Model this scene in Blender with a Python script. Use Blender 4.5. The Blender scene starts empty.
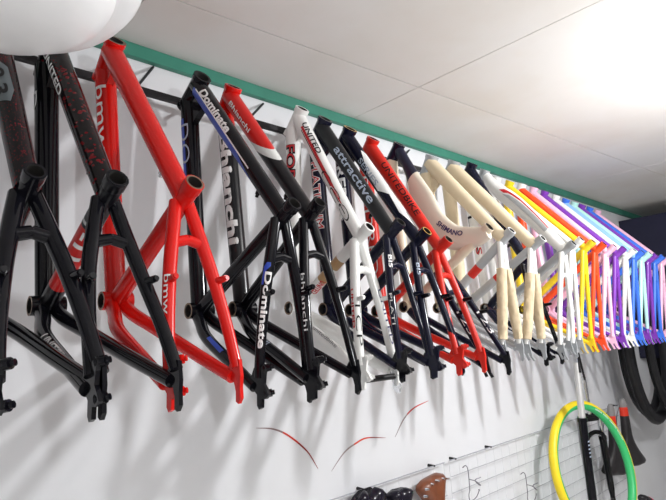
import bpy, bmesh, math, random
from mathutils import Vector, Matrix
random.seed(7)
SC = bpy.context.scene
COL = SC.collection
EYE = 1.55          # camera height above the floor
D = 1.28            # distance camera -> plane in which the head tubes hang
DW = 1.50           # distance camera -> wall
CEIL = EYE + 0.941

# ------------------------------------------------------------------ materials
MATS = {}
def principled(name):
    m = bpy.data.materials.new(name); m.use_nodes = True
    return m, m.node_tree, m.node_tree.nodes['Principled BSDF']

def paint(name, c, rough=0.28, coat=0.6, metal=0.0, vary=0.04, scale=30.0):
    if name in MATS: return MATS[name]
    m, nt, b = principled(name)
    n = nt.nodes.new('ShaderNodeTexNoise'); n.inputs['Scale'].default_value = scale
    tc = nt.nodes.new('ShaderNodeTexCoord'); nt.links.new(tc.outputs['Object'], n.inputs['Vector'])
    mx = nt.nodes.new('ShaderNodeMix'); mx.data_type = 'RGBA'
    mx.inputs['A'].default_value = (*[max(0, v*(1-vary)) for v in c], 1)
    mx.inputs['B'].default_value = (*[min(1, v*(1+vary)) for v in c], 1)
    nt.links.new(n.outputs['Fac'], mx.inputs['Factor'])
    nt.links.new(mx.outputs['Result'], b.inputs['Base Color'])
    b.inputs['Roughness'].default_value = rough
    b.inputs['Metallic'].default_value = metal
    b.inputs['Coat Weight'].default_value = coat*0.5
    b.inputs['Coat Roughness'].default_value = 0.08
    if 'red paint' in name or 'scarlet' in name: b.inputs['Specular IOR Level'].default_value = 0.3
    if max(c) < .06: b.inputs['Specular IOR Level'].default_value = 0.18; b.inputs['Coat Weight'].default_value = coat*0.22
    MATS[name] = m
    return m

def bands(name, p0, axis, stops, rough=0.28, coat=0.6):
    """paint divided into colour bands along an axis of the part (object space)"""
    m, nt, b = principled(name)
    tc = nt.nodes.new('ShaderNodeTexCoord')
    dot = nt.nodes.new('ShaderNodeVectorMath'); dot.operation = 'DOT_PRODUCT'
    sub = nt.nodes.new('ShaderNodeVectorMath'); sub.operation = 'SUBTRACT'
    nt.links.new(tc.outputs['Object'], sub.inputs[0]); sub.inputs[1].default_value = p0
    nt.links.new(sub.outputs['Vector'], dot.inputs[0]); dot.inputs[1].default_value = axis
    r = nt.nodes.new('ShaderNodeValToRGB'); r.color_ramp.interpolation = 'CONSTANT'
    els = r.color_ramp.elements
    while len(els) < len(stops): els.new(0.5)
    for e, (p, c) in zip(els, stops): e.position = p; e.color = (*c, 1)
    nt.links.new(dot.outputs['Value'], r.inputs['Fac'])
    nt.links.new(r.outputs['Color'], b.inputs['Base Color'])
    b.inputs['Roughness'].default_value = rough; b.inputs['Coat Weight'].default_value = coat*.3; b.inputs['Specular IOR Level'].default_value = 0.3
    b.inputs['Coat Roughness'].default_value = 0.12
    return m

def speckled(name, base, speck, scale, thr):
    m, nt, b = principled(name)
    tc = nt.nodes.new('ShaderNodeTexCoord')
    v = nt.nodes.new('ShaderNodeTexVoronoi'); v.inputs['Scale'].default_value = scale
    nt.links.new(tc.outputs['Object'], v.inputs['Vector'])
    n = nt.nodes.new('ShaderNodeTexNoise'); n.inputs['Scale'].default_value = scale*0.25
    nt.links.new(tc.outputs['Object'], n.inputs['Vector'])
    mul = nt.nodes.new('ShaderNodeMath'); mul.operation = 'MULTIPLY'
    nt.links.new(n.outputs['Fac'], mul.inputs[0]); mul.inputs[1].default_value = thr*2
    lt = nt.nodes.new('ShaderNodeMath'); lt.operation = 'LESS_THAN'
    nt.links.new(v.outputs['Distance'], lt.inputs[0]); nt.links.new(mul.outputs[0], lt.inputs[1])
    mx = nt.nodes.new('ShaderNodeMix'); mx.data_type = 'RGBA'
    mx.inputs['A'].default_value = (*base, 1); mx.inputs['B'].default_value = (*speck, 1)
    nt.links.new(lt.outputs[0], mx.inputs['Factor'])
    nt.links.new(mx.outputs['Result'], b.inputs['Base Color'])
    b.inputs['Roughness'].default_value = 0.16; b.inputs['Coat Weight'].default_value = 0.05; b.inputs['Specular IOR Level'].default_value = 0.18
    return m

BLACKC = (0.0045, 0.0045, 0.007); REDC = (0.64, 0.008, 0.005); WHITEC = (0.80, 0.80, 0.78)
BLACK = paint('black gloss paint', BLACKC, 0.13)
NAVY = paint('blue black paint', (0.006, 0.0065, 0.020), 0.15)
CHAR = paint('dark grey paint', (0.018, 0.019, 0.021), 0.3, 0.3)
RED = paint('bright red paint', REDC, 0.25, 0.2)
SCARLET = paint('scarlet paint', (0.64, 0.020, 0.010), 0.3, 0.2)
CRIMSON = paint('deep red lettering', (0.50, 0.012, 0.02), 0.4, 0.1)
WHITE = paint('white gloss paint', WHITEC, 0.3)
SILVER = paint('silver grey paint', (0.42, 0.44, 0.46), 0.35, 0.3, 0.35)
CREAM = paint('cream paint', (0.72, 0.63, 0.48), 0.35, 0.3)
KRAFT = paint('tan wrapping paper', (0.60, 0.49, 0.33), 0.85, 0.0, 0.0, 0.22, 60)
YELLOW = paint('yellow paint', (0.86, 0.60, 0.01), 0.35)
ORANGE = paint('orange red paint', (0.85, 0.075, 0.015), 0.35)
PINK = paint('pale pink paint', (0.86, 0.50, 0.66), 0.35)
PURPLE = paint('purple paint', (0.19, 0.035, 0.40), 0.35)
BLUE = paint('clear blue paint', (0.045, 0.17, 0.74), 0.35)
SKYBLUE = paint('sky blue paint', (0.28, 0.52, 0.86), 0.35)
MINT = paint('pale mint paint', (0.48, 0.80, 0.74), 0.35)
BARE = paint('raw tube metal', (0.23, 0.16, 0.11), 0.4, 0.0, 0.7)
GOLD = paint('gold metal', (0.60, 0.36, 0.07), 0.35, 0.0, 0.6)
DARKIN = paint('dark tube interior', (0.03, 0.028, 0.026), 0.7, 0.0)
STEEL = paint('dark painted steel', (0.028, 0.027, 0.030), 0.5, 0.1)
CHROME = paint('polished chrome', (0.72, 0.73, 0.75), 0.16, 0.0, 1.0)
RUBBER = paint('black rubber', (0.014, 0.014, 0.016), 0.6, 0.0)
PLASTIC = paint('black plastic', (0.012, 0.012, 0.013), 0.35, 0.2)
WIRE = paint('pale coated wire', (0.34, 0.35, 0.39), 0.4, 0.2)
HOOKM = paint('thin grey steel wire', (0.16, 0.15, 0.18), 0.4, 0.0, 0.5)
LEATHER = paint('brown leather', (0.165, 0.045, 0.015), 0.42, 0.2, 0.0, 0.25, 25)
VINYL = paint('glossy black vinyl', (0.012, 0.010, 0.018), 0.2, 0.6)
L_WHITE = paint('white lettering', (0.82, 0.82, 0.82), 0.4, 0.1)
L_GREY = paint('pale grey blue lettering', (0.36, 0.42, 0.52), 0.4, 0.1)
L_BLACK = paint('black lettering', (0.012, 0.012, 0.014), 0.4, 0.1)
L_BLUE = paint('blue stripe', (0.02, 0.07, 0.48), 0.35, 0.3)
L_NAVY = paint('navy lettering', (0.03, 0.025, 0.12), 0.4, 0.1)
TYREYEL = paint('yellow tyre rubber', (0.86, 0.66, 0.015), 0.45, 0.1)
TYREGRN = paint('green tyre rubber', (0.03, 0.46, 0.14), 0.45, 0.1)
GREENTRIM = paint('green painted timber', (0.033, 0.20, 0.14), 0.5, 0.1, 0.0, 0.2, 12)
SHELLW = paint('white plastic shell', (0.86, 0.86, 0.87), 0.3, 0.3)
DARKBLUE = paint('blue black panel', (0.020, 0.020, 0.042), 0.45, 0.2, 0.0, 0.3, 6)

def clear_plastic():
    m, nt, b = principled('clear plastic film')
    b.inputs['Base Color'].default_value = (0.9, 0.92, 0.95, 1)
    b.inputs['Roughness'].default_value = 0.15
    b.inputs['Transmission Weight'].default_value = 0.75
    b.inputs['IOR'].default_value = 1.2
    return m
CLEAR = clear_plastic()

def wall_mat(name, c, stain, amount, scale):
    m, nt, b = principled(name)
    tc = nt.nodes.new('ShaderNodeTexCoord')
    n = nt.nodes.new('ShaderNodeTexNoise'); n.inputs['Scale'].default_value = scale; n.inputs['Detail'].default_value = 6
    nt.links.new(tc.outputs['Object'], n.inputs['Vector'])
    r = nt.nodes.new('ShaderNodeValToRGB')
    r.color_ramp.elements[0].position = 0.42; r.color_ramp.elements[0].color = (0, 0, 0, 1)
    r.color_ramp.elements[1].position = 0.78; r.color_ramp.elements[1].color = (amount,)*3 + (1,)
    nt.links.new(n.outputs['Fac'], r.inputs['Fac'])
    mx = nt.nodes.new('ShaderNodeMix'); mx.data_type = 'RGBA'
    mx.inputs['A'].default_value = (*c, 1); mx.inputs['B'].default_value = (*stain, 1)
    nt.links.new(r.outputs['Color'], mx.inputs['Factor'])
    nt.links.new(mx.outputs['Result'], b.inputs['Base Color'])
    b.inputs['Roughness'].default_value = 0.75
    bp = nt.nodes.new('ShaderNodeBump'); bp.inputs['Strength'].default_value = 0.06
    n2 = nt.nodes.new('ShaderNodeTexNoise'); n2.inputs['Scale'].default_value = 90
    nt.links.new(tc.outputs['Object'], n2.inputs['Vector'])
    nt.links.new(n2.outputs['Fac'], bp.inputs['Height']); nt.links.new(bp.outputs['Normal'], b.inputs['Normal'])
    return m
WALLM = wall_mat('white painted wall', (0.70, 0.71, 0.735), (0.63, 0.63, 0.64), 0.5, 3.0)
CEILM = wall_mat('off white ceiling board', (0.74, 0.725, 0.705), (0.60, 0.52, 0.43), 0.45, 2.2)
FLOORM = wall_mat('pale tile floor', (0.70, 0.69, 0.67), (0.58, 0.56, 0.54), 0.6, 2.0)

# ------------------------------------------------------------------ helpers
def link(name, bm, mats, parent=None, smooth=True):
    me = bpy.data.meshes.new(name)
    bmesh.ops.recalc_face_normals(bm, faces=bm.faces) if bm.faces else None
    bm.to_mesh(me); bm.free()
    if not isinstance(mats, (list, tuple)): mats = [mats]
    for m in mats: me.materials.append(m)
    if smooth:
        for p in me.polygons: p.use_smooth = True
        try: me.set_sharp_from_angle(angle=math.radians(42))
        except Exception: pass
    o = bpy.data.objects.new(name, me); COL.objects.link(o)
    if parent is not None: o.parent = parent
    return o

def tag(o, label, cat, group=None):
    o['label'] = label; o['category'] = cat
    if group: o['group'] = group
    return o
def thing(name, label, cat, loc, group=None, rot=None):
    o = bpy.data.objects.new(name, None); COL.objects.link(o); o.location = loc
    o.empty_display_size = 0.05
    if rot: o.rotation_euler = rot
    return tag(o, label, cat, group)
def struct(name, bm, m, smooth=False):
    o = link(name, bm, m, None, smooth); o['kind'] = 'structure'; return o

def box(bm, lo, hi):
    r = bmesh.ops.create_cube(bm, size=1.0)
    lo = Vector(lo); hi = Vector(hi)
    for v in r['verts']:
        v.co = Vector((lo[i] + (v.co[i]+0.5)*(hi[i]-lo[i]) for i in range(3)))
    return r['verts']

def cyl(bm, p0, p1, r0, r1=None, n=16, cap=True, mi=0):
    p0 = Vector(p0); p1 = Vector(p1); r1 = r0 if r1 is None else r1
    a = (p1-p0).normalized()
    h = Vector((0, 0, 1)) if abs(a.z) < 0.9 else Vector((1, 0, 0))
    u = a.cross(h).normalized(); v = a.cross(u)
    A = []; B = []
    for k in range(n):
        t = 2*math.pi*k/n; d = u*math.cos(t)+v*math.sin(t)
        A.append(bm.verts.new(p0+d*r0)); B.append(bm.verts.new(p1+d*r1))
    for k in range(n):
        f = bm.faces.new((A[k], A[(k+1) % n], B[(k+1) % n], B[k])); f.material_index = mi
    if cap:
        bm.faces.new(A[::-1]).material_index = mi; bm.faces.new(B).material_index = mi

def lathe(bm, p0, axis, prof, n=20, mats=None, closed=False):
    """prof: list of (distance along axis, radius)"""
    p0 = Vector(p0); a = Vector(axis).normalized()
    h = Vector((0, 0, 1)) if abs(a.z) < 0.9 else Vector((1, 0, 0))
    u = a.cross(h).normalized(); v = a.cross(u)
    rings = []
    for (s, r) in prof:
        rings.append([bm.verts.new(p0+a*s+(u*math.cos(2*math.pi*k/n)+v*math.sin(2*math.pi*k/n))*max(r, 1e-4)) for k in range(n)])
    m = len(rings)
    for i in range(m if closed else m-1):
        for k in range(n):
            f = bm.faces.new((rings[i][k], rings[i][(k+1) % n], rings[(i+1) % m][(k+1) % n], rings[(i+1) % m][k]))
            if mats: f.material_index = mats[i]

def prism(bm, pts, x0, x1):
    """polygon given as (y, z) pairs, thick along x"""
    A = [bm.verts.new((x0, y, z)) for y, z in pts]; B = [bm.verts.new((x1, y, z)) for y, z in pts]
    n = len(pts)
    bm.faces.new(A); bm.faces.new(B[::-1])
    for k in range(n): bm.faces.new((A[k], A[(k+1) % n], B[(k+1) % n], B[k]))

def catmull(pts, sub):
    if len(pts) < 3 or sub < 2:
        if len(pts) == 2 and sub > 1:
            return [pts[0].lerp(pts[1], i/sub) for i in range(sub+1)]
        return pts[:]
    out = []
    P = [pts[0]*2-pts[1]] + pts + [pts[-1]*2-pts[-2]]
    for i in range(1, len(P)-2):
        p0, p1, p2, p3 = P[i-1:i+3]
        for k in range(sub):
            t = k/sub
            out.append(0.5*((2*p1)+(p2-p0)*t+(2*p0-5*p1+4*p2-p3)*t*t+(3*p1-p0-3*p2+p3)*t**3))
    out.append(pts[-1].copy())
    return out

XA = Vector((1, 0, 0))
class Tube:
    """a swept tube lying roughly in a plane x = const; rx = half width along x, rp = half width in that plane"""
    def __init__(s, pts, rp, rx=None, sub=6, n=18):
        pts = [Vector(p) for p in pts]
        if not isinstance(rp, (list, tuple)): rp = [rp]*len(pts)
        rx = rp if rx is None else rx
        if not isinstance(rx, (list, tuple)): rx = [rx]*len(pts)
        s.n = n
        q = [Vector((a, b, 0)) for a, b in zip(rp, rx)]
        s.P = catmull(pts, sub); s.Q = catmull(q, sub) if len(pts) > 2 else [q[0].lerp(q[1], i/(len(s.P)-1)) for i in range(len(s.P))]
        s.L = [0.0]
        for i in range(1, len(s.P)): s.L.append(s.L[-1]+(s.P[i]-s.P[i-1]).length)
        s.len = s.L[-1]
    def frame(s, i):
        a = (s.P[min(i+1, len(s.P)-1)]-s.P[max(i-1, 0)]).normalized()
        b = a.cross(XA).normalized(); n = -(XA-a*a.dot(XA)).normalized()
        return a, b, n
    def at(s, d):
        d = max(0.0, min(s.len, d)); i = 0
        while i < len(s.L)-2 and s.L[i+1] < d: i += 1
        t = (d-s.L[i])/max(1e-9, s.L[i+1]-s.L[i])
        a0, b0, n0 = s.frame(i); a1, b1, n1 = s.frame(i+1)
        return s.P[i].lerp(s.P[i+1], t), b0.lerp(b1, t).normalized(), n0.lerp(n1, t).normalized(), s.Q[i].lerp(s.Q[i+1], t)
    def build(s, bm, cap=True, mi=0):
        rings = []
        for i, p in enumerate(s.P):
            a, b, nn = s.frame(i); q = s.Q[i]
            rings.append([bm.verts.new(p+nn*(q.y*math.cos(2*math.pi*k/s.n))+b*(q.x*math.sin(2*math.pi*k/s.n))) for k in range(s.n)])
        for i in range(len(rings)-1):
            for k in range(s.n):
                f = bm.faces.new((rings[i][k], rings[i][(k+1) % s.n], rings[i+1][(k+1) % s.n], rings[i+1][k])); f.material_index = mi
        if cap:
            bm.faces.new(rings[0][::-1]).material_index = mi; bm.faces.new(rings[-1]).material_index = mi
        return s
    def wrap(s, bm, s0, phi0, lift=0.0009):
        """bend a flat bmesh (x = along, y = across) around the tube"""
        for v in bm.verts:
            p, b, n, q = s.at(s0+v.co.x)
            ph = phi0+v.co.y/max(q.x, 1e-4)
            v.co = p+n*((q.y+lift)*math.cos(ph))+b*((q.x+lift)*math.sin(ph))

def slice_flat(bm, step):
    if not bm.verts: return
    for ax in (0, 1):
        lo = min(v.co[ax] for v in bm.verts); hi = max(v.co[ax] for v in bm.verts)
        k = int((hi-lo)/step)
        for i in range(1, k+1):
            no = Vector((0, 0, 0)); no[ax] = 1
            co = Vector((0, 0, 0)); co[ax] = lo+i*step
            bmesh.ops.bisect_plane(bm, geom=bm.verts[:]+bm.edges[:]+bm.faces[:], plane_co=co, plane_no=no)

def text_bm(txt, length, height, bold=0.0, shear=0.0):
    c = bpy.data.curves.new('lettering_curve', 'FONT'); c.body = txt; c.size = 1.0
    c.offset = bold; c.shear = shear; c.resolution_u = 3
    o = bpy.data.objects.new('lettering_curve', c); COL.objects.link(o)
    dg = bpy.context.evaluated_depsgraph_get(); dg.update()
    ev = o.evaluated_get(dg); me = ev.to_mesh()
    bm = bmesh.new(); bm.from_mesh(me); ev.to_mesh_clear()
    bpy.data.objects.remove(o); bpy.data.curves.remove(c)
    bmesh.ops.remove_doubles(bm, verts=bm.verts[:], dist=1e-4)
    x0 = min(v.co.x for v in bm.verts); x1 = max(v.co.x for v in bm.verts)
    y0 = min(v.co.y for v in bm.verts); y1 = max(v.co.y for v in bm.verts)
    for v in bm.verts:
        v.co = Vector(((v.co.x-x0)/(x1-x0)*length, ((v.co.y-y0)/(y1-y0)-0.5)*height, 0))
    return bm

def lettering(parent, tube, txt, f0, length, height, phi, mat, bold=0.02, shear=0.0, lift=0.0010, name='lettering', step=0.006):
    bm = text_bm(txt, length, height, bold, shear)
    slice_flat(bm, step)
    tube.wrap(bm, f0*tube.len, math.radians(phi), lift)
    return link(name, bm, mat, parent, False)

def patch(parent, tube, poly, f0, phi, mat, name='stripe', lift=0.0006):
    """poly: (along, across) metres"""
    bm = bmesh.new(); bm.faces.new([bm.verts.new((x, y, 0)) for x, y in poly])
    slice_flat(bm, 0.006)
    tube.wrap(bm, f0*tube.len, math.radians(phi), lift)
    return link(name, bm, mat, parent, True)

# ------------------------------------------------------------------ room shell
def slab(name, lo, hi, m):
    bm = bmesh.new(); box(bm, lo, hi); return struct(name, bm, m)
X0, X1, YF = -1.9, 6.4, -2.3
slab('floor', (X0, YF, -0.1), (X1, DW, 0), FLOORM)
wall_back = slab('wall_back', (X0, DW, 0), (X1, DW+0.12, CEIL+0.1), WALLM)
DIMW = wall_mat('dull tan shop wall', (0.34, 0.32, 0.30), (0.25, 0.23, 0.22), 0.6, 2.0)
slab('wall_front', (X0, YF-0.12, 0), (X1, YF, CEIL+0.1), DIMW)
slab('wall_left', (X0-0.12, YF-0.12, 0), (X0, DW+0.12, CEIL+0.1), WALLM)
slab('wall_right', (X1, YF-0.12, 0), (X1+0.12, DW+0.12, CEIL+0.1), WALLM)
# ceiling boards: each board is a panel of its own, separated by narrow joints
xs = [X0, -1.40, -0.42, 0.583, 1.605, 2.60, 3.585, 4.58, 5.58, X1]
def yjoint(x): return 1.268-0.082*x          # the long joint is a little askew to the wall
# joints: X-lines at xs (only those really visible) and the askew long joint
g = 0.0035
bm = bmesh.new()
def board(xa, xb, lowa, lowb, hia, hib):
    vs = [(xa, lowa), (xb, lowb), (xb, hib), (xa, hia)]
    A = [bm.verts.new((x, y, CEIL)) for x, y in vs]; B = [bm.verts.new((x, y, CEIL+0.02)) for x, y in vs]
    bm.faces.new(A); bm.faces.new(B[::-1])
    for k in range(4): bm.faces.new((A[k], A[(k+1) % 4], B[(k+1) % 4], B[k]))
vis = [X0, -1.42, 0.583, 1.605, 3.585, 5.58, X1]
vis = [X0, -0.43, 0.583, 1.605, 3.585, 5.58, X1]
for i in range(len(vis)-1):
    a = vis[i]+g*0.5; b = vis[i+1]-g*0.5
    board(a, b, yjoint(a)+g*0.6, yjoint(b)+g*0.6, DW, DW)
    board(a, b, YF, YF, yjoint(a)-g*0.6, yjoint(b)-g*0.6)
struct('ceiling', bm, CEILM)
DARKJ = paint('dark board joint', (0.05, 0.045, 0.04), 0.9, 0)
slab('trim_2', (X0, YF, CEIL+0.0201), (X1, DW, CEIL+0.06), DARKJ)
bm = bmesh.new(); box(bm, (X0, DW-0.022, CEIL-0.044), (X1, DW, CEIL-0.0005))
bmesh.ops.bevel(bm, geom=bm.edges[:], offset=0.002, segments=1, affect='EDGES')
struct('trim_1', bm, GREENTRIM)

# thin tapered red arcs painted on the wall
def arc(pts, wmax):
    P = catmull([Vector((x, 0, z)) for x, z in pts], 8); n = len(P)
    bm = bmesh.new(); up = []; lo = []
    for i, p in enumerate(P):
        t = (P[min(i+1, n-1)]-P[max(i-1, 0)]).normalized(); nn = Vector((-t.z, 0, t.x))
        w = wmax*(math.sin(math.pi*min(1, max(0, i/(n-1))))**0.8)*0.5+0.0005
        for L, s in ((up, 1), (lo, -1)):
            q = p+nn*w*s; L.append((bm.verts.new((q.x, DW-0.001, EYE+q.z)), bm.verts.new((q.x, DW+0.001, EYE+q.z))))
    for i in range(n-1):
        bm.faces.new((up[i][0], up[i+1][0], lo[i+1][0], lo[i][0]))
        bm.faces.new((up[i][0], up[i][1], up[i+1][1], up[i+1][0])); bm.faces.new((lo[i][0], lo[i+1][0], lo[i+1][1], lo[i][1]))
        bm.faces.new((up[i][1], lo[i][1], lo[i+1][1], up[i+1][1]))
    return bm
for pts, p0, ax, st in (
    ([(1.056, -.244), (1.124, -.257), (1.188, -.288), (1.265, -.351), (1.310, -.416)], 1.05, 0.27, [(0, (.22, .14, .14)), (.42, (.55, .03, .02)), (.66, (.26, .02, .02))]),
    ([(1.372, -.437), (1.440, -.386), (1.503, -.364), (1.566, -.354), (1.671, -.370)], 1.37, 0.31, [(0, (.32, .25, .25)), (.40, (.60, .05, .02)), (.68, (.25, .02, .02))]),
    ([(1.728, -.376), (1.793, -.314), (1.863, -.280), (1.966, -.262)], 1.72, 0.25, [(0, (.28, .22, .22)), (.38, (.50, .03, .03)), (.72, (.50, .05, .03))])):
    o = link('painted_arc', arc(pts, 0.0050), bands('red arc paint', (p0, 0, 0), (1/ax, 0, 0), st, 0.6, 0), wall_back)

# ------------------------------------------------------------------ the rail the frames hang from
ZR = EYE+0.757; YR = 1.415
rail = thing('hanging_rail', 'long dark steel rail under the green trim carrying all the bicycle frames', 'rail', (0.9, YR, ZR))
bm = bmesh.new(); box(bm, (-0.9-0.6, -0.009, -0.009), (3.0, 0.009, 0.009))
link('bar', bm, STEEL, rail, False)
for tx, tz, bx in ((-0.35, 0.893, -0.45), (0.722, 0.897, 0.623), (1.147, 0.890, 1.007), (2.00, 0.889, 1.795), (2.75, 0.889, 2.60), (3.55, 0.889, 3.40)):
    bm = bmesh.new(); cyl(bm, (tx-0.9, DW+0.004-YR, EYE+tz-ZR), (bx-0.9, -0.004, 0.0), 0.0042, n=10)
    link('bracket', bm, STEEL, rail)
# every hook drops from the rail and turns up through the head tube hung on it
HT = {}; 
# ------------------------------------------------------------------ bicycle frames
def V(o, z, x=0.0): return Vector((x, -o, z))

def make_frame(label, X, zh, hb, sc, st, bb, d, mats, hw=0.067, r_tt=0.019, r_dt=0.021, r_st=0.017, r_ss=0.0095, r_cs=0.0115, r_ht=0.0225,
               gusset=False, disc=True, group=None, sc_z=0.0, tt_custom=None, stay_bow=0.0, cs_flat=None, boss=True, bridge=True, stub_mat=None,
               simple=False, tail=True, spl=(0.013, 0.027, 0.044, 0.059), name='bicycle_frameset', stay_from=None):
    """coordinates (outward from the head plane, height above the eye); mats: dict with one paint per part"""
    root = thing(name, label, 'bicycle frame', (X, D, EYE+zh), group)
    g = lambda k: mats.get(k, mats['all'])
    def L(p, x=0.0): return V(p[0], p[1]-zh, x)
    pHT = V(0, 0); pHB = L(hb); pST = L(st); pBB = L(bb); pD = L(d)
    axis = (pHT-pHB).normalized(); hl = (pHT-pHB).length+0.010
    R = {'root': root}
    # head tube: open both ends with a thicker collar at each
    bm = bmesh.new(); r = r_ht; ri = r*0.78
    lathe(bm, pHB-axis*0.005, axis, [(0, ri), (0, r*1.10), (0.012, r*1.10), (0.016, r), (hl-0.016, r), (hl-0.012, r*1.10), (hl, r*1.10), (hl, ri)], 24,
          [1, 0, 0, 0, 0, 0, 1, 2], closed=True)
    R['head'] = link('head_tube', bm, [g('head'), mats.get('rim', BARE), DARKIN], root)
    # seat tube with its open top
    sa = (pBB-pST).normalized(); sl = (pBB-pST).length
    T = Tube([pST, pST.lerp(pBB, .35), pST.lerp(pBB, .7), pBB], [r_st, r_st, r_st*1.03, r_st*1.08]); bm = bmesh.new(); T.build(bm, cap=False)
    lathe(bm, pST, sa, [(0, r_st), (0, r_st*.80), (0.05, r_st*.80), (0.05, 0)], 18, [1, 2, 2])
    lathe(bm, pST+sa*0.001, sa, [(0, r_st*1.0), (0, r_st*1.10), (0.020, r_st*1.10), (0.024, r_st)], 18, [0, 0, 0])
    R['seat'] = link('seat_tube', bm, [g('seat'), mats.get('srim', mats.get('rim', BARE)), DARKIN], root); R['T_seat'] = T
    # bottom bracket shell
    bm = bmesh.new(); w = 0.035; r = 0.0215
    lathe(bm, pBB+Vector((-w, 0, 0)), (1, 0, 0), [(0, r*.78), (0, r), (2*w, r), (2*w, r*.78)], 22, [1, 0, 1, 2], closed=True)
    link('bottom_bracket', bm, [g('bb'), BARE, DARKIN], root)
    # down tube
    q0 = pHB+axis*0.022; T = Tube([q0, q0.lerp(pBB, .25), q0.lerp(pBB, .7), pBB], [r_dt*1.08, r_dt*1.04, r_dt, r_dt*.95]); bm = bmesh.new(); T.build(bm)
    R['down'] = link('down_tube', bm, g('down'), root); R['T_down'] = T
    # top tube
    pSC = pST.lerp(pBB, 0.046/sl)
    if tt_custom: T = tt_custom
    else:
        q0 = pHT-axis*0.028
        T = Tube([q0, q0.lerp(pSC, .3), q0.lerp(pSC, .75), pSC], [r_tt*1.15, r_tt*1.08, r_tt*.96, r_tt*.88])
    bm = bmesh.new(); T.build(bm); R['top'] = link('top_tube', bm, g('top'), root); R['T_top'] = T
    if gusset:
        bm = bmesh.new(); td = (pBB-pHB).normalized(); tt = (pSC-pHT).normalized()
        a = pHB+td*.03; b = pHB+td*gusset; c = pHT-axis*.03+tt*gusset*.95; e = pHT-axis*.03
        prism(bm, [(p.y, p.z) for p in (a, b, (b+c)/2+(a-b)*.16, c, e)], -0.009, 0.009)
        bmesh.ops.bevel(bm, geom=bm.edges[:], offset=0.003, segments=1, affect='EDGES')
        link('gusset', bm, g('gusset') if 'gusset' in mats else g('down'), root)
    # stays
    R['stays'] = []; R['chain'] = []
    s0 = pST.lerp(pBB, stay_from or 0.060/sl)
    out = Vector((0, -1, 0))
    for sg in (-1, 1):
        e = pD+Vector((sg*hw, 0, 0.030))
        def mid(t, xo, bow): 
            p = s0.lerp(pD+Vector((0, 0, .03)), t)+out*bow; p.x = sg*xo; return p
        T = Tube([s0+Vector((sg*spl[0], 0, 0)), mid(.2, spl[1], stay_bow*.6), mid(.45, spl[2], stay_bow), mid(.75, spl[3], stay_bow*.4), e],
                 [r_ss*1.1, r_ss*1.15, r_ss*1.1, r_ss, r_ss*.95], sub=5, n=14)
        bm = bmesh.new(); T.build(bm); o = link('seat_stay', bm, g('stay'), root); R['stays'].append((o, T))
        e2 = pD+Vector((sg*hw, 0.016, 0.012))
        u = (pD-pBB)
        c1 = pBB+u*.10+Vector((sg*.020, 0, -.012)); c2 = pBB+u*.30+Vector((sg*.043, 0, -.016)); c3 = pBB+u*.65+Vector((sg*.056, 0, -.006))
        rr = [r_cs*1.15, r_cs*1.15, r_cs*1.1, r_cs, r_cs*.9]
        rp = [a*b for a, b in zip(rr, cs_flat)] if cs_flat else rr
        T = Tube([pBB+Vector((sg*.014, 0, 0)), c1, c2, c3, e2], rp, rr, sub=5, n=14)
        bm = bmesh.new(); T.build(bm); o = link('chain_stay', bm, g('chain'), root); R['chain'].append((o, T))
        # dropout plate
        bm = bmesh.new(); y, z = pD.y, pD.z
        def P(o_, z_): return (y-o_, z+z_)
        if sg < 0 and disc:
            poly = [P(-.026, .030), P(-.012, .052), P(.010, .050), P(.022, .058), P(.030, .052), P(.024, .038), P(.020, .018), P(.030, .006), P(.036, -.004), P(.024, -.012), P(.012, -.012),
                    P(.010, -.030), P(.0, -.034), P(-.006, -.026), P(-.005, -.004), P(-.020, .010)]
        elif sg > 0 and tail:
            poly = [P(-.028, .024), P(-.010, .046), P(.012, .044), P(.016, .014), P(.013, -.006), P(.014, -.026), P(.006, -.036), P(-.002, -.032), P(-.001, -.014), P(-.006, .002), P(-.022, .010)]
        else:
            poly = [P(-.024, .022), P(-.010, .044), P(.010, .042), P(.013, .012), P(.018, -.016), P(.026, -.030), P(.019, -.033), P(.008, -.014), P(.004, -.002), P(-.003, -.006), P(.006, -.028), P(-.001, -.031), P(-.012, -.004), P(-.022, .006)]
        prism(bm, poly, sg*hw-.0035, sg*hw+.0035)
        link('dropout', bm, g('drop'), root, False)
        if sg < 0 and disc:
            for dz in (.050, -.002):
                bm = bmesh.new(); c = Vector((sg*hw, y-.018, z+dz)); cyl(bm, c, c+Vector((.010, -.012, .002)), .0085, .0080, 12)
                cyl(bm, c+Vector((.010, -.012, .002)), c+Vector((.014, -.016, .003)), .005, .005, 10); link('disc_mount', bm, g('drop'), root)
        if boss:
            p = R['stays'][-1][1].at(R['stays'][-1][1].len*.50); bm = bmesh.new()
            b = Vector((sg*.15, -.98, .10)).normalized()
            cyl(bm, p[0], p[0]+b*0.034, .0075, .0062, 12); cyl(bm, p[0]+b*0.034, p[0]+b*0.038, .0045, .0045, 10)
            link('brake_boss', bm, g('boss'), root)
    if bridge:
        a = R['stays'][0][1]; b = R['stays'][1][1]; bm = bmesh.new(); t = .27
        pa, pb = a.at(a.len*t)[0], b.at(b.len*t)[0]; m = (pa+pb)/2+Vector((0, 0, .008))
        cyl(bm, pa, m, r_ss*.95, r_ss*.9, 12); cyl(bm, m, pb, r_ss*.9, r_ss*.95, 12)
        link('stay_bridge', bm, g('stay'), root)
    if not simple:
        T = R['T_top']; p, b, n, q = T.at(T.len*.80); bm = bmesh.new()
        cyl(bm, p-b*q.x*.8, p-b*(q.x+.010), .0075, .006, 12); cyl(bm, p-b*(q.x+.007)-Vector((0, .006, -.008)), p-b*(q.x+.007)+Vector((0, .006, -.008)), .0042, .0042, 10)
        link('cable_guide', bm, mats.get('guide', BLACK), root)
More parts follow.
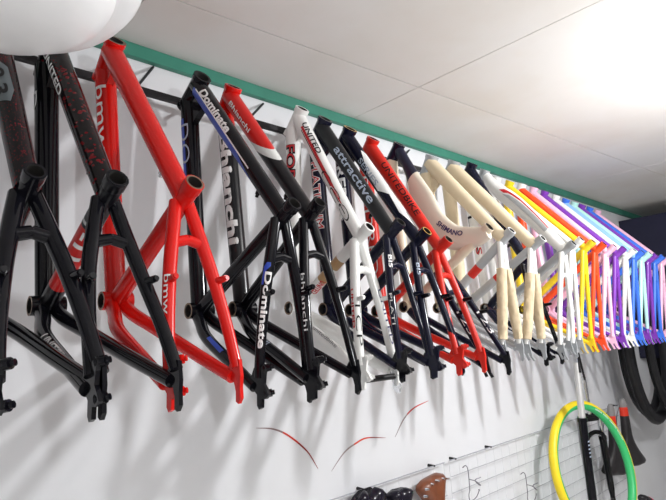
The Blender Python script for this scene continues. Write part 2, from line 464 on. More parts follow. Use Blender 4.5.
    # the hook of the rail that carries this frame
    hA = Vector((X-.9, D-YR, EYE+zh-ZR)); hB = Vector((X-.9, D-hb[0]-YR, EYE+hb[1]-ZR)); ha = (hA-hB).normalized()
    off = Vector((0, .0085, 0.0))
    T = Tube([Vector((X-.9, 0, -.006)), hB*.5+Vector(((X-.9)*.5, 0, -.006)), hB-ha*.009+off*.3, hB+ha*.012+off*.9, hB+ha*.04+off, hA-ha*.01+off], .0042, sub=5, n=10)
    bm = bmesh.new(); T.build(bm); link('hook', bm, STEEL, rail)
    return R

R = lambda *a: a
# ---- frame 0, cut by the left edge of the picture
SPECK0 = speckled('black paint with red flecks', (0.005, 0.0035, 0.005), (0.30, 0.012, 0.02), 260, 0.20)
SPECK1 = speckled('black paint with dark red flames', (0.005, 0.0035, 0.0045), (0.14, 0.005, 0.008), 90, 0.30)
f = make_frame('black mountain bike frame with grey emblem at the left edge, nearest to the camera', .245, .775, (-.065, .695), None, (.350, .308), (-.01, .125), (.455, -.048),
    dict(all=BLACK, top=SPECK0, head=SPECK0, rim=BLACK), r_tt=.024, r_ss=.0125, r_cs=.0135, gusset=.08, r_dt=.024, r_st=.0165)
patch(f['top'], f['T_top'], [(0, -.018), (.02, -.026), (.10, -.026), (.13, -.014), (.14, .010), (.10, .020), (.02, .018), (0, .006)], .36, 52, paint('dull grey green emblem', (.10,.12,.13), .5, 0), 'emblem')
lettering(f['top'], f['T_top'], '8', .40, .035, .026, 46, L_BLACK, .03, lift=.0013)
lettering(f['top'], f['T_top'], '3', .50, .035, .026, 46, L_BLACK, .03, lift=.0013)
# ---- frame 1
f1st = dict(all=BLACK, top=SPECK1, head=SPECK1, rim=BLACK)
f1st['seat'] = bands('black seat tube with red panel', (0, -.372, .311-.77), (0, .378/.2+0, -.187/.2), [(0, BLACKC), (.62, (.55, .012, .01)), (.97, BLACKC)])
f = make_frame('black mountain bike frame with dark red flecked top tube and red seat tube panel', .369, .770, (-.070, .690), None, (.372, .311), (-.004, .124), (.446, -.052), f1st,
    r_tt=.024, r_dt=.025, r_ss=.0115, r_cs=.0135, gusset=.09, stay_bow=-.012, r_st=.0185)
T = f['T_seat']
f['seat'].data.materials[0] = bands('black seat tube with red panel', T.P[0], (T.P[-1]-T.P[0])/T.len**2, [(0, BLACKC), (.28, (.6, .6, .6)), (.30, BLACKC), (.32, (.62, .012, .01)), (.80, BLACKC)])
lettering(f['seat'], T, '-113', .34, .13, .026, 62, L_WHITE, .03)
lettering(f['top'], f['T_top'], 'UNITED', .10, .19, .017, 8, L_WHITE, .02)
lettering(f['chain'][0][0], f['chain'][0][1], 'UNITED', .42, .15, .016, 50, L_WHITE, .03)
lettering(f['down'], f['T_down'], 'D', .13, .045, .026, -5, L_WHITE, .0)
# ---- frame 2: red
REDB = dict(all=RED, boss=RED, guide=CHROME)
f = make_frame('glossy red mountain bike frame with outlined white lettering on its down tube', .512, .799, (-.080, .729), None, (.385, .323), (.014, .134), (.405, -.058), REDB,
    r_tt=.0235, r_dt=.0245, r_ss=.0115, r_cs=.0135, gusset=.07, r_ht=.0245, r_st=.018)
lettering(f['down'], f['T_down'], 'bmw', .09, .185, .031, 33, L_WHITE, .0)
lettering(f['down'], f['T_down'], 'o', .44, .05, .030, 33, L_WHITE, .0)
lettering(f['stays'][0][0], f['stays'][0][1], 'bmw', .48, .075, .011, 45, L_WHITE, .0)
# ---- frame 3: black and blue
f = make_frame('black mountain bike frame with blue striped, white lettered top tube, right of the red frame', .761, .777, (-.094, .722), None, (.381, .317), (-.040, .115), (.313, -.088), dict(all=BLACK, rim=BLACK),
    r_tt=.022, r_dt=.024, r_ss=.0115, r_cs=.0135, gusset=.10, r_ht=.024)
T = f['T_top']
patch(f['top'], T, [(0, -.012), (.20, -.012), (.42, -.006), (.30, .012), (0, .012)], .05, -14, L_BLUE)
patch(f['top'], T, [(0, -.0018), (.38, -.0018), (.38, .0018), (0, .0018)], .07, 14, L_WHITE, lift=.0010)
lettering(f['top'], T, 'Dominate', .11, .205, .022, 42, L_WHITE, .035)
patch(f['down'], f['T_down'], [(0, -.012), (.26, -.012), (.22, .006), (0, .006)], .10, 2, L_BLUE)
lettering(f['down'], f['T_down'], 'DO', .13, .12, .032, 10, L_GREY, -.01, lift=.0012)
lettering(f['stays'][0][0], f['stays'][0][1], 'Dominate', .36, .165, .015, 60, L_WHITE, .03)
patch(f['stays'][0][0], f['stays'][0][1], [(0, -.004), (.01, -.010), (.05, -.011), (.05, -.006), (.018, -.003), (.008, .005), (.0, .004)], .30, 50, L_BLUE)
patch(f['chain'][0][0], f['chain'][0][1], [(0, -.005), (.08, -.007), (.08, .004), (.0, .005)], .40, 60, L_BLUE)
# ---- frame 4: red, white and black
m = dict(all=BLACK, head=RED, rim=RED, srim=BLACK)
f = make_frame('mountain bike frame with red, white and black top tube and big white down tube letters', .866, .777, (-.062, .700), None, (.351, .341), (.010, .115), (.363, -.080), m,
    r_tt=.0225, r_dt=.0245, r_ss=.0105, r_cs=.0130, gusset=False, r_ht=.0245)
T = f['T_top']; ax = (T.P[-1]-T.P[0]).normalized()
tilt = (ax+Vector((0.6, 0, 0))-ax.cross(XA)*2.6)/T.len
f['top'].data.materials[0] = bands('red fading to white and black tube', T.P[0], tilt, [(0, REDC), (.44, WHITEC), (.53, BLACKC)])
T2 = f['T_down']
f['down'].data.materials[0] = bands('red topped black tube', T2.P[0], (T2.P[-1]-T2.P[0])/T2.len**2+Vector((.5, 0, 0)), [(0, REDC), (.095, WHITEC), (.115, BLACKC)])
lettering(f['top'], T, 'Bhianchi', .09, .15, .013, 12, L_WHITE, .02)
lettering(f['down'], T2, 'Bhianchi', .13, .345, .035, 32, L_WHITE, .045)
lettering(f['stays'][0][0], f['stays'][0][1], 'bhianchi', .40, .135, .009, 30, L_WHITE, .0)
lettering(f['chain'][0][0], f['chain'][0][1], 'BHI', .45, .045, .012, 60, L_GREY, .02)
# ---- frame 5: white
f = make_frame('white mountain bike frame with red lettered down tube and black and red striped top tube', 1.136, .779, (-.066, .712), None, (.262, .327), (-.080, .126), (.253, -.088),
    dict(all=WHITE, boss=WHITE, guide=WHITE, rim=WHITE), r_tt=.021, r_dt=.024, r_ss=.0125, r_cs=.014, gusset=.07, cs_flat=(1.0, 1.5, 2.0, 2.1, 1.6))
T = f['T_top']
patch(f['top'], T, [(0, -.004), (.27, -.006), (.36, -.001), (.27, .003), (0, .004)], .12, 25, CRIMSON)
patch(f['top'], T, [(0, -.0012), (.36, -.0012), (.36, .0012), (0, .0012)], .14, 8, L_BLACK)
lettering(f['top'], T, 'UNITED', .10, .14, .017, 55, L_BLACK, .02)
lettering(f['top'], T, 'CCO', .50, .20, .024, 5, L_BLACK, -.02)
lettering(f['top'], T, 'CO', .62, .13, .015, 5, L_WHITE, -.02, lift=.0012)
lettering(f['down'], f['T_down'], 'FORTE', .10, .20, .036, 22, L_BLACK, .07)
lettering(f['down'], f['T_down'], 'FORTE', .103, .197, .032, 22, CRIMSON, .0, lift=.0016)
lettering(f['stays'][0][0], f['stays'][0][1], 'UNITED', .42, .11, .009, 0, CRIMSON, .03)
lettering(f['stays'][0][0], f['stays'][0][1], 'TCP', .50, .13, .016, 65, L_BLACK, -.01)
lettering(f['stays'][1][0], f['stays'][1][1], 'UNITED', .42, .16, .010, 85, L_NAVY, .0)
lettering(f['chain'][0][0], f['chain'][0][1], 'unitedbike', .42, .12, .016, 62, L_BLACK, -.01)
T = f['T_seat']
f['seat'].data.materials[0] = bands('white seat tube with tan band', T.P[0], (T.P[-1]-T.P[0])/T.len**2, [(0, WHITEC), (.36, (.40, .24, .11)), (.46, WHITEC), (.50, (.40, .24, .11)), (.62, WHITEC)])
lettering(f['seat'], T, 'UNITED', .60, .06, .020, 60, CRIMSON, .03)
bm = bmesh.new(); d0 = f['stays'][0][1].P[-1]; cyl(bm, d0+Vector((.004, 0, -.038)), d0+Vector((.130, 0, -.038)), .0085, .0085, 14)
link('axle_spacer', bm, PLASTIC, f['root'])
f5 = f
# ---- frame 6
m = dict(all=NAVY, top=CHAR, drop=BLACK, rim=BLACK)
f = make_frame('black mountain bike frame with pale lettering along its dark grey top tube', 1.240, .769, (-.072, .695), None, (.293, .346), (-.032, .118), (.302, -.078), m,
    r_tt=.0225, r_dt=.023, r_ss=.0105, r_cs=.0130, gusset=.10, r_ht=.0245)
lettering(f['top'], f['T_top'], 'attractive', .26, .26, .024, 36, L_GREY, .015)
lettering(f['down'], f['T_down'], 'PLATINUM', .14, .24, .030, 20, L_WHITE, .05)
lettering(f['down'], f['T_down'], 'PLATINUM', .143, .236, .026, 20, CRIMSON, .0, lift=.0016)
lettering(f['stays'][0][0], f['stays'][0][1], 'BI5', .18, .04, .012, 70, L_WHITE, .02)
lettering(f['stays'][0][0], f['stays'][0][1], 'PLATI', .50, .09, .008, 30, L_WHITE, .0)
# ---- frame 7
m = dict(all=NAVY, rim=GOLD, boss=BLACK)
f = make_frame('blue black mountain bike frame with gold head tube rim and white wave on top tube', 1.362, .762, (-.068, .688), None, (.296, .330), (-.032, .115), (.320, -.078), m,
    r_tt=.0215, r_dt=.023, r_ss=.0105, r_cs=.0130, gusset=.10, r_ht=.0245)
T = f['T_top']
patch(f['top'], T, [(0, .010), (.12, -.020), (.18, -.022), (.22, .004), (.30, -.002), (.37, .018), (.28, .024), (.12, .026), (.02, .022)], .20, 40, L_WHITE)
lettering(f['top'], T, 'SERIES', .26, .13, .018, 10, L_GREY, .02, lift=.0014)
lettering(f['down'], f['T_down'], 'REBEL', .12, .20, .030, 20, L_WHITE, .03)
lettering(f['stays'][0][0], f['stays'][0][1], 'BI5', .20, .04, .012, 70, L_GREY, .02)
# ---- frame 8: red
f = make_frame('red mountain bike frame with black top tube lettering, behind the black frames', 1.484, .751, (-.064, .679), None, (.290, .316), (-.022, .110), (.321, -.080), dict(all=SCARLET, rim=SCARLET, srim=BARE, boss=BLACK, guide=SCARLET),
    r_tt=.0215, r_dt=.0225, r_ss=.0105, r_cs=.0125, gusset=.10, r_ht=.0235)
lettering(f['top'], f['T_top'], 'UNITEDBIKE', .22, .26, .020, 40, L_BLACK, .01)
lettering(f['down'], f['T_down'], 'RED', .14, .20, .030, 12, L_WHITE, -.012)
lettering(f['down'], f['T_down'], 'RED', .50, .16, .030, 12, L_WHITE, -.012)
# ---- frame 9: wide cream tube and black rear stays
zh = .764
Tc = Tube([V(-.004, -.022), V(.045, .640-zh), V(.085, .522-zh), V(.130, .420-zh), V(.205, .352-zh), V(.295, .336-zh), V(.345, .345-zh)],
          [.021, .024, .050, .052, .046, .036, .026], [.020, .021, .023, .024, .023, .020, .017], sub=6, n=20)
m = dict(all=CREAM, head=NAVY, stay=NAVY, chain=NAVY, drop=BLACK, boss=BLACK, rim=NAVY, srim=DARKIN, guide=CREAM)
f = make_frame('cream bicycle frame with wide moulded top tube and black rear stays', 1.639, zh, (-.060, .695), None, (.352, .361), (-.021, .125), (.318, -.100), m,
    tt_custom=Tc, r_dt=.022, r_ss=.0105, r_cs=.0115, r_ht=.0225, disc=False, stay_from=.55, spl=(.040, .052, .060, .064))
f['top'].data.materials[0] = bands('navy nosed cream tube', Tc.P[0], (Tc.P[-1]-Tc.P[0])/Tc.len**2, [(0, (.012, .013, .035)), (.20, (.72, .66, .55))])
lettering(f['top'], Tc, 'SHIMANO', .63, .130, .020, 24, L_NAVY, .03)
for (o, T) in f['stays']:
    lettering(o, T, '123', .50, .09, .018, 60, L_WHITE, -.005)
# ---- frames 10 and 11: silver, wrapped in paper
def wrapped(label, X, zh, hb, st, bb, d, sc=None):
    m = dict(all=SILVER, rim=WHITE, srim=L_WHITE, top=KRAFT, down=KRAFT, stay=WHITE, drop=SILVER, boss=SILVER)
    m['top'] = m['down'] = paint('smooth tan wrapping', (0.70, 0.59, 0.41), .6, 0.1, 0, .08, 20)
    f = make_frame(label, X, zh, hb, None, st, bb, d, m, r_tt=.0265, r_dt=.027, r_ss=.0095, r_cs=.011, r_ht=.026, disc=False, gusset=.11, boss=False, spl=(.010, .016, .028, .046), hw=.060)
    for (o, T) in f['stays']:
        P = [T.at(T.len*t)[0] for t in (.27, .45, .62, .80, .95)]
        S = Tube(P, [.0185, .0195, .019, .019, .0165], sub=5, n=9); bm = bmesh.new(); S.build(bm)
        for v in bm.verts: v.co += Vector((random.uniform(-1, 1), random.uniform(-1, 1), random.uniform(-1, 1)))*.0010
        link('paper_sleeve', bm, KRAFT, o)
    T = f['T_seat']
    f['seat'].data.materials[0] = bands('silver tube with red band', T.P[0], (T.P[-1]-T.P[0])/T.len**2, [(0, (.42, .44, .46)), (.44, (.66, .03, .02)), (.56, (.50, .51, .52))], .35, .3)
    return f
wrapped('left one of the two silver bicycle frames wrapped in tan paper', 1.855, .757, (-.052, .672), (.319, .377), (-.024, .121), (.262, -.066))
wrapped('right one of the two silver bicycle frames wrapped in tan paper', 2.020, .767, (-.053, .682), (.357, .355), (-.032, .122), (.268, -.072))
# ---- frame 12
f = make_frame('navy headed bicycle frame with a lettered white down tube and thin black stays', 2.169, .785, (-.054, .704), None, (.236, .326), (.0, .118), (.264, -.100),
    dict(all=NAVY, down=WHITE, stay=BLACK, drop=BLACK, boss=BLACK), r_tt=.0215, r_ss=.0085, r_cs=.0105, disc=True, r_ht=.0235)
lettering(f['down'], f['T_down'], 'MIS', .42, .11, .028, 40, CRIMSON, .02)
patch(f['down'], f['T_down'], [(0, -.012), (.05, -.012), (.05, -.008), (.012, -.008), (.012, .010), (.0, .010)], .30, -5, L_BLACK)
patch(f['down'], f['T_down'], [(0, -.012), (.012, -.012), (.012, .006), (.05, .006), (.05, .010), (0, .010)], .52, 5, L_BLACK)
# ---- frame 13: curved white top tube with red edge
zh = .772
Tc = Tube([V(0, -.025), V(.045, .672-zh), V(.115, .600-zh), V(.20, .498-zh), V(.272, .400-zh), V(.322, .335-zh)],
          [.022, .030, .036, .033, .028, .022], [.018, .021, .022, .021, .019, .017], sub=6, n=20)
f = make_frame('silver and white bicycle frame whose curved top tube has a dark red stripe', 2.278, zh, (-.050, .692), None, (.366, .356), (-.004, .119), (.280, -.085),
    dict(all=WHITE, head=SILVER, seat=SILVER, boss=SILVER, rim=SILVER, srim=SILVER, drop=SILVER), tt_custom=Tc, r_ss=.0100, r_cs=.0115, disc=False, boss=False, hw=.06)
patch(f['top'], Tc, [(0, -.012), (.02, .004), (.10, .012), (.30, .008), (.30, .003), (.12, .004), (.05, -.004), (.03, -.014)], .22, 40, CRIMSON)
patch(f['top'], Tc, [(.03, -.022), (.06, -.008), (.14, -.001), (.30, .0), (.30, -.02), (.10, -.024)], .22, 40, SILVER)
# ---- frames 14 on: slim coloured frames, all of one pattern
slim = [(2.385, .755, 'plain white slim bicycle frame, just left of the yellow one', dict(all=WHITE, rim=SILVER, srim=SILVER, drop=SILVER)),
        (2.512, .755, 'yellow slim bicycle frame', dict(all=YELLOW)),
        (2.639, .762, 'orange red slim bicycle frame with a white head tube', dict(all=ORANGE, head=WHITE)),
        (2.771, .763, 'pale pink slim bicycle frame between the orange red and purple ones', dict(all=PINK)),
        (2.900, .762, 'purple slim bicycle frame next to the pale pink one', dict(all=PURPLE)),
        (3.040, .759, 'white slim bicycle frame between purple and blue ones', dict(all=WHITE, rim=WHITE)),
        (3.170, .755, 'blue slim bicycle frame with pale sky blue top tube, beside the white one', dict(all=BLUE, top=SKYBLUE)),
        (3.290, .752, 'pale mint green slim bicycle frame', dict(all=MINT, rim=MINT)),
        (3.400, .752, 'purple slim bicycle frame to the right of the mint green one', dict(all=PURPLE)),
        (3.520, .750, 'blue slim bicycle frame, second from the right end of the row', dict(all=BLUE)),
        (3.645, .748, 'pink slim bicycle frame at the far right end of the row', dict(all=PINK))]
for X, zh, lab, m in slim:
    m.setdefault('rim', m['all']); m.setdefault('srim', m['all'])
    make_frame(lab, X, zh, (-.041, .692), None, (.359, .384), (-.010, .112), (.266, -.074), m, r_tt=.0175, r_dt=.019, r_st=.0155, r_ss=.0092, r_cs=.0100, r_ht=.0205,
               disc=False, tail=False, boss=False, simple=True, group='slim coloured frames', spl=(.011, .018, .030, .046), hw=.058)
# crumpled clear film on three of the dropouts
def film(parent_R, i, name='plastic_film'):
    T = parent_R['stays'][i][1]; e = T.P[-1]; bm = bmesh.new()
    lathe(bm, e+Vector((0, 0, -.02)), (.1, -.05, -1), [(0, .010), (.015, .014), (.035, .010), (.05, .012), (.065, .003)], 10)
    for v in bm.verts: v.co += Vector((random.uniform(-1, 1), random.uniform(-1, 1), random.uniform(-1, 1)))*.003
    link(name, bm, CLEAR, parent_R['root'])
film(f5, 1)

# ------------------------------------------------------------------ white shell in the upper left corner
sh = thing('white_shell', 'large round white plastic shell hanging at the upper left corner, close to the camera', 'plastic shell', (.110, .62, EYE+.380))
bm = bmesh.new()
lathe(bm, (0, 0, 0), (0.10, .16, 1), [(0, 0.0), (.002, .03), (.010, .075), (.022, .105), (.040, .124), (.055, .130)], 48)
link('dome', bm, SHELLW, sh)
bm = bmesh.new()
lathe(bm, (0, 0, 0), (0.10, .16, 1), [(.050, .127), (.056, .140), (.066, .154), (.076, .160), (.084, .160), (.084, .152), (.070, .140), (.062, .130)], 48)
link('rim', bm, SHELLW, sh)
bm = bmesh.new(); cyl(bm, (.010, .014, .085), (.010, .014, CEIL-EYE-.380), .006, n=12); link('cord', bm, WIRE, sh)
bm = bmesh.new(); lathe(bm, (.0065, .0104, .062), (0.10, .16, 1), [(0, .130), (.03, .10), (.045, .02), (.05, .006)], 32); link('cap', bm, SHELLW, sh)

# ------------------------------------------------------------------ wire grids on the wall
def grid(label, xa, xb, ztop, h, slope=0.0):
    t = thing('wire_grid', label, 'wire grid', (xa, DW-.030, EYE+ztop), 'wire grids on the wall')
    bm = bmesh.new(); w = xb-xa
    nz = int(h/.066)
    for i in range(nz+1): cyl(bm, (0, 0, -i*.066), (w, 0, -i*.066), .0015 if i else .0024, n=6)
    link('horizontal_wires', bm, WIRE, t)
    bm = bmesh.new(); nx = int(w/.07)
    for i in range(nx+1): cyl(bm, (i*w/nx, .0035, 0), (i*w/nx, .0035, -nz*.066), .0010 if 0 < i < nx else .0022, n=6)
    link('vertical_wires', bm, paint('white coated wire', (.72, .73, .76), .4, .2), t)
    for x in (.02*w, .16*w, .52*w, .93*w) :
        bm = bmesh.new(); cyl(bm, (x, .0295, .0), (x, -.004, .0), .006, .004, 10); link('clip', bm, STEEL, t)
grid('white wire grid at the bottom left, above the black and brown saddles', .95, 1.998, -.520, .70)
grid('long white wire grid behind the yellow and green tyre', 2.038, 4.13, -.520, .90)

def wire_hook(label, x, z):
    t = thing('wire_hook', label, 'hook', (x, DW-.036, EYE+z), 'wire hooks on the grid')
    bm = bmesh.new()
    Tube([V(-.004, .0), V(.012, .010, .002), V(.020, -.010, .004), V(.022, -.09, .0)], .0019, sub=5, n=8).build(bm)
    link('shank', bm, HOOKM, t)
    for k, (zz, s) in enumerate(((-.045, 1), (-.090, -1))):
        bm = bmesh.new()
        pts = [V(.022, zz, 0), V(.035, zz-.012, .030*s), V(.05, zz-.030, .044*s), V(.06, zz-.020, .014*s), V(.062, zz+.004, -.012*s), V(.075, zz+.012, .014*s)]
        # a bent wire loop, built as short straight lengths
        P = catmull(pts, 5)
        for a, b in zip(P[:-1], P[1:]): cyl(bm, a, b, .0019, n=7)
        link('wire_loop', bm, HOOKM, t)
wire_hook('left of the two twisted wire hooks on the grid', 2.125, -.565)
wire_hook('right of the two twisted wire hooks on the grid, beside the tyre', 2.615, -.690)

# ------------------------------------------------------------------ saddles on the left grid
def saddle(label, loc, mat, length, width, rot, rivets=False, nose=None, lobes=0.0, group='saddles', rail_len=None, plain=False):
    """local: nose towards +z, rear towards -z or the reverse by rotation; the sitting face looks along -y"""
    t = thing('bicycle_saddle', label, 'saddle', loc, group, rot)
    n = 30; bm = bmesh.new(); rings = []; K = 36
    for i in range(n+1):
        s = i/n
        if s < .5: w = .17+.12*s
        else: w = .23+.77*(1-math.cos((s-.5)/.5*math.pi*.62))/(1-math.cos(math.pi*.62))
        if s > .9: w *= math.sqrt(max(.02, 1-((s-.9)/.1)**2*.75))
        if s < .08: w *= math.sqrt(max(.05, 1-((.08-s)/.08)**2))
        hw_ = width*.5*w; th = .018+.030*s if s < .92 else .045*math.sqrt(max(.06, 1-((s-.92)/.08)**2*.8))
        ring = []
        for k in range(K):
            a = 2*math.pi*k/K; cx = math.copysign(abs(math.cos(a))**.8, math.cos(a)); sy = math.sin(a)
            dip = .35*th*math.exp(-(cx/.28)**2)*max(0, s-.35)*1.5 if sy < 0 else 0
            ring.append(bm.verts.new((hw_*cx, th*sy*(1 if sy < 0 else .45)+dip, length*(s-.5)+lobes*max(0, (s-.6)/.4)*(math.sin(math.pi*min(1, abs(cx)))-.2))))
        rings.append(ring)
    for i in range(n):
        for k in range(K): bm.faces.new((rings[i][k], rings[i][(k+1) % K], rings[i+1][(k+1) % K], rings[i+1][k]))
    bm.faces.new(rings[0][::-1]); bm.faces.new(rings[-1])
    c = link('cover', bm, mat, t)
    at = c.data.attributes.get('sharp_edge')
    if at: c.data.attributes.remove(at)
    if nose: c.data.materials[0] = nose
    for sg in (-1, 1):
        bm = bmesh.new()
        P = catmull([Vector((sg*.012, .006, -.42*length)), Vector((sg*.02, .045, -.2*length)), Vector((sg*.022, .05, .1*length)), Vector((sg*.035, .012, .36*length))], 5)
        for a, b in zip(P[:-1], P[1:]): cyl(bm, a, b, .0035, n=8)
        link('saddle_rail', bm, CHROME, t)
    if rivets:
        for x, z in ((-.30, .46), (-.15, .485), (.02, .487), (.18, .48), (.32, .455), (-.38, .40)):
            bm = bmesh.new(); cyl(bm, (x*width, -.030, z*length*.93), (x*width, -.046, z*length*.93), .006, .004, 10); link('rivet', bm, CHROME, t)
    return t
saddle('black glossy saddle with two rounded lobes hanging below the wall arcs, leftmost of the saddles', (1.485, 1.425, EYE-.672), VINYL, .28, .22, (math.radians(-8), 0, 0), lobes=.028)
saddle('small black glossy saddle between the two lobed saddle and the brown one', (1.650, 1.425, EYE-.678), VINYL, .26, .15, (math.radians(-8), 0, math.radians(-12)), lobes=.004)
saddle('brown leather saddle with metal rivets hanging on the left grid', (1.865, 1.425, EYE-.722), LEATHER, .36, .22, (math.radians(-6), math.radians(-6), 0), rivets=True)

# ------------------------------------------------------------------ yellow and green tyre
def ring_bm(a, b, r, n=72, m=16, split=None, tilt=0.0):
    bm = bmesh.new(); R_ = []
    for i in range(n):
        t = 2*math.pi*i/n; c = Vector((a*math.cos(t), 0, b*math.sin(t))); o = Vector((math.cos(t), 0, math.sin(t)))
        R_.append([bm.verts.new(c+o*(r*math.cos(2*math.pi*k/m))+Vector((0, r*math.sin(2*math.pi*k/m), 0))) for k in range(m)])
    for i in range(n):
        for k in range(m):
            f = bm.faces.new((R_[i][k], R_[i][(k+1) % m], R_[(i+1) % n][(k+1) % m], R_[(i+1) % n][k]))
            if split:
                ang = 360.0*(k+.5)/m; f.material_index = split(ang)
    return bm
ty = thing('tyre_loop', 'yellow and green bicycle tyre hanging in front of the long wire grid', 'tyre', (3.09, 1.30, EYE-.735), rot=(math.radians(-10), 0, math.radians(-10)))
link('tread', ring_bm(.325, .330, .0235, split=lambda a: 0 if (a < 75 or a > 268) else 1), [TYREYEL, TYREGRN], ty)
bm = bmesh.new()
for i in range(10, 42):       # small unreadable white print along the green side
    t = math.radians(i*1.5+4)
    if i in (18, 27, 34): continue
    rr = .318; c = Vector((rr*math.cos(t), 0, rr*math.sin(t))); o = Vector((math.cos(t), 0, math.sin(t))); tg = Vector((-math.sin(t), 0, math.cos(t)))
    y = -.0236
    vs = [c+o*(.0045*s1)+tg*(.0022*s2)+Vector((0, y-.0006, 0)) for s1, s2 in ((-1, -1), (1, -1), (1, 1), (-1, 1))]
    bm.faces.new([bm.verts.new(v) for v in vs])
link('print', bm, L_WHITE, ty, False)

# ------------------------------------------------------------------ pump and forks behind the tyre
pu = thing('bicycle_pump', 'silver and black bicycle pump hanging upright through the yellow and green tyre', 'pump', (2.885, 1.245, EYE-.92))
bm = bmesh.new(); cyl(bm, (0.01, 0, .46), (.035, 0, .75), .0165, n=18); link('silver_tube', bm, paint('satin aluminium', (.62, .62, .61), .35, 0, .5), pu)
bm = bmesh.new(); cyl(bm, (0, 0, 0.02), (.01, 0, .47), .021, n=18); cyl(bm, (.0098, 0, .455), (.0103, 0, .475), .024, n=18); link('barrel', bm, BLACK, pu)
lt = Tube([Vector((.009, 0, .42)), Vector((.005, 0, .2))], .021); lettering(bpy.data.objects[pu.children[1].name] if len(pu.children) > 1 else pu, lt, 'lllll', .25, .08, .012, 75, L_GREY, .0)
for x0, x1, z0, z1 in ((.035, .02, .80, .70), (.045, .062, .80, .66)):
    bm = bmesh.new(); cyl(bm, (x0, -.012, z0), (x1, -.02, z1), .0055, n=10); link('strap', bm, STEEL, pu)

def fork(label, x, y, ztop, yaw=0):
    t = thing('suspension_fork', label, 'fork', (x, y, EYE+ztop), 'forks on the wall', (math.radians(2), math.radians(-3), yaw))
    bm = bmesh.new(); lathe(bm, (0, 0, -.22), (0, 0, 1), [(0, .0155), (.22, .0142), (.22, .0115), (.10, .0115), (.10, 0)], 20); link('steerer_tube', bm, CHROME, t)
    bm = bmesh.new(); box(bm, (-.072, -.022, -.262), (.072, .022, -.215)); bmesh.ops.bevel(bm, geom=bm.edges[:], offset=.012, segments=3, affect='EDGES'); link('crown', bm, PLASTIC, t)
    for s in (-1, 1):
        bm = bmesh.new(); cyl(bm, (s*.058, 0, -.25), (s*.058, 0, -.40), .0140, n=18); link('stanchion', bm, CHROME, t)
        bm = bmesh.new(); lathe(bm, (s*.058, 0, -.71), (0, 0, 1), [(0, .0), (0, .012), (.05, .018), (.33, .021), (.335, .023), (.355, .023), (.355, .0145)], 20)
        box(bm, (s*.058-.004, -.020, -.735), (s*.058+.004, .020, -.70)); link('lower_leg', bm, BLACK, t)
    bm = bmesh.new(); P = catmull([Vector((-.058, -.018, -.37)), Vector((-.04, -.03, -.335)), Vector((0, -.034, -.32)), Vector((.04, -.03, -.335)), Vector((.058, -.018, -.37))], 5)
    for a, b in zip(P[:-1], P[1:]): cyl(bm, a, b, .013, n=12)
    link('arch', bm, BLACK, t)
    return t
fork('black suspension fork with chrome stanchions hanging right behind the tyre, beside the pump', 3.43, 1.435, -.285, math.radians(-38))

# ------------------------------------------------------------------ long saddles right of the tyre
def nosed(name, z0):
    return bands(name, (0, 0, -z0), (0, 0, 1/.30), [(0, (.22, .21, .21)), (.26, (.62, .035, .015)), (.44, (.02, .018, .020))], .4, .2)
o = saddle('black saddle with red and grey nose, partly hidden by the yellow and green tyre', (3.66, 1.40, EYE-.680), RUBBER, .42, .27, (0, math.radians(184), math.radians(-25)), nose=nosed('red nosed black vinyl', .215))
o = saddle('black saddle with red and grey nose, just right of the yellow and green tyre', (3.86, 1.39, EYE-.665), RUBBER, .42, .29, (0, math.radians(182), math.radians(-30)), nose=nosed('red nosed black vinyl two', .23))
o = saddle('black saddle with a pink patch at the bottom edge below the tyre', (3.56, 1.25, EYE-1.10), RUBBER, .26, .20, (0, math.radians(20), 0), nose=bands('pink and black vinyl', (0, 0, -.1), (1/.25, 0, 1/.4), [(0, (.015, .014, .016)), (.62, (.62, .06, .12)), (.80, (.015, .014, .016))], .4, .2))

# ------------------------------------------------------------------ black tyres hanging at the right
for lab, x, y, z, a, b, r in (('black bicycle tyre hanging at the right edge, outermost loop of the three', 4.23, 1.30, -.155, .37, .47, .036),
                              ('black bicycle tyre hanging at the right edge, middle loop of the three', 4.31, 1.205, -.155, .35, .42, .028),
                              ('black bicycle tyre hanging at the right edge, innermost loop of the three', 4.41, 1.395, -.17, .36, .44, .036)):
    t = thing('tyre_loop', lab, 'tyre', (x, y, EYE+z), 'black tyres at the right edge')
    link('casing', ring_bm(a, b, r), RUBBER, t)
    bm = ring_bm(a+r*.55, b+r*.55, r*.62, m=10)
    for i, v in enumerate(bm.verts): v.co *= 1+.004*((i//10) % 2)
    link('tread', bm, PLASTIC, t)

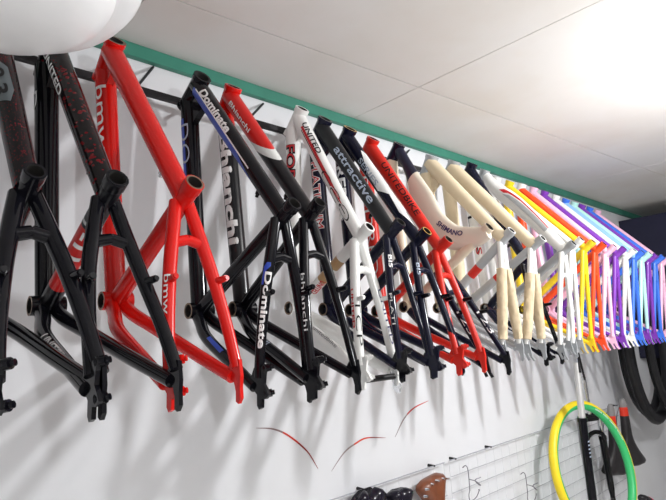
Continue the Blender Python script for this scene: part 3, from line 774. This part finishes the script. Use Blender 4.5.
pg = thing('wall_peg', 'steel wall peg the black tyres hang from, at the right edge', 'peg', (4.31, DW, EYE+.215))
bm = bmesh.new(); cyl(bm, (0, .004, 0), (0, -.36, .012), .012, n=14); link('rod', bm, STEEL, pg)
bm = bmesh.new(); cyl(bm, (0, .002, 0), (0, -.008, 0), .03, n=18); link('flange', bm, STEEL, pg)
# ------------------------------------------------------------------ dark cabinet at the far end of the wall
cb = thing('wall_cabinet', 'dark blue black cabinet on the wall behind the last frames at the right', 'cabinet', (4.66, DW, EYE-.25))
bm = bmesh.new(); box(bm, (.02, -1.3, 0), (.75, 0, 1.09)); link('body', bm, DARKBLUE, cb, False)
for y0 in (-1.29, -.64):
    bm = bmesh.new(); box(bm, (0, y0, .01), (.0198, y0+.63, 1.08)); bmesh.ops.bevel(bm, geom=bm.edges[:], offset=.004, segments=2, affect='EDGES'); link('door', bm, DARKBLUE, cb, False)

# ------------------------------------------------------------------ light
def lamp(name, loc, energy, radius, col):
    l = bpy.data.lights.new(name, 'POINT'); l.energy = energy; l.shadow_soft_size = radius; l.color = col
    o = bpy.data.objects.new(name, l); COL.objects.link(o); o.location = loc; return o
lamp('ceiling_bulb_light', (2.25, -.20, EYE+.61), 100, .045, (.975, .985, 1.0))
lamp('second_bulb_light', (.40, -1.05, EYE+.34), 48, .045, (.97, .985, 1.0))
w = bpy.data.worlds.new('World'); SC.world = w; w.use_nodes = True
w.node_tree.nodes['Background'].inputs['Color'].default_value = (.8, .85, 1, 1)
w.node_tree.nodes['Background'].inputs['Strength'].default_value = .3

# ------------------------------------------------------------------ camera
cam = bpy.data.cameras.new('camera'); co = bpy.data.objects.new('camera', cam); COL.objects.link(co)
cam.sensor_fit = 'HORIZONTAL'; cam.sensor_width = 36.0; cam.lens = 36.0*545/666; cam.clip_start = .02
M = Matrix(((0.7250449, -0.0728815, -0.6848342), (-0.6857435, -0.1684621, -0.7080793), (-0.0637628, 0.9830101, -0.1721206))).to_4x4()
M.translation = (0, 0, EYE); co.matrix_world = M
SC.camera = co
SC.view_settings.view_transform = 'Standard'; SC.view_settings.look = 'None'
SC.view_settings.exposure = 0.0; SC.view_settings.gamma = 1.0; SC.view_settings.use_curve_mapping = False
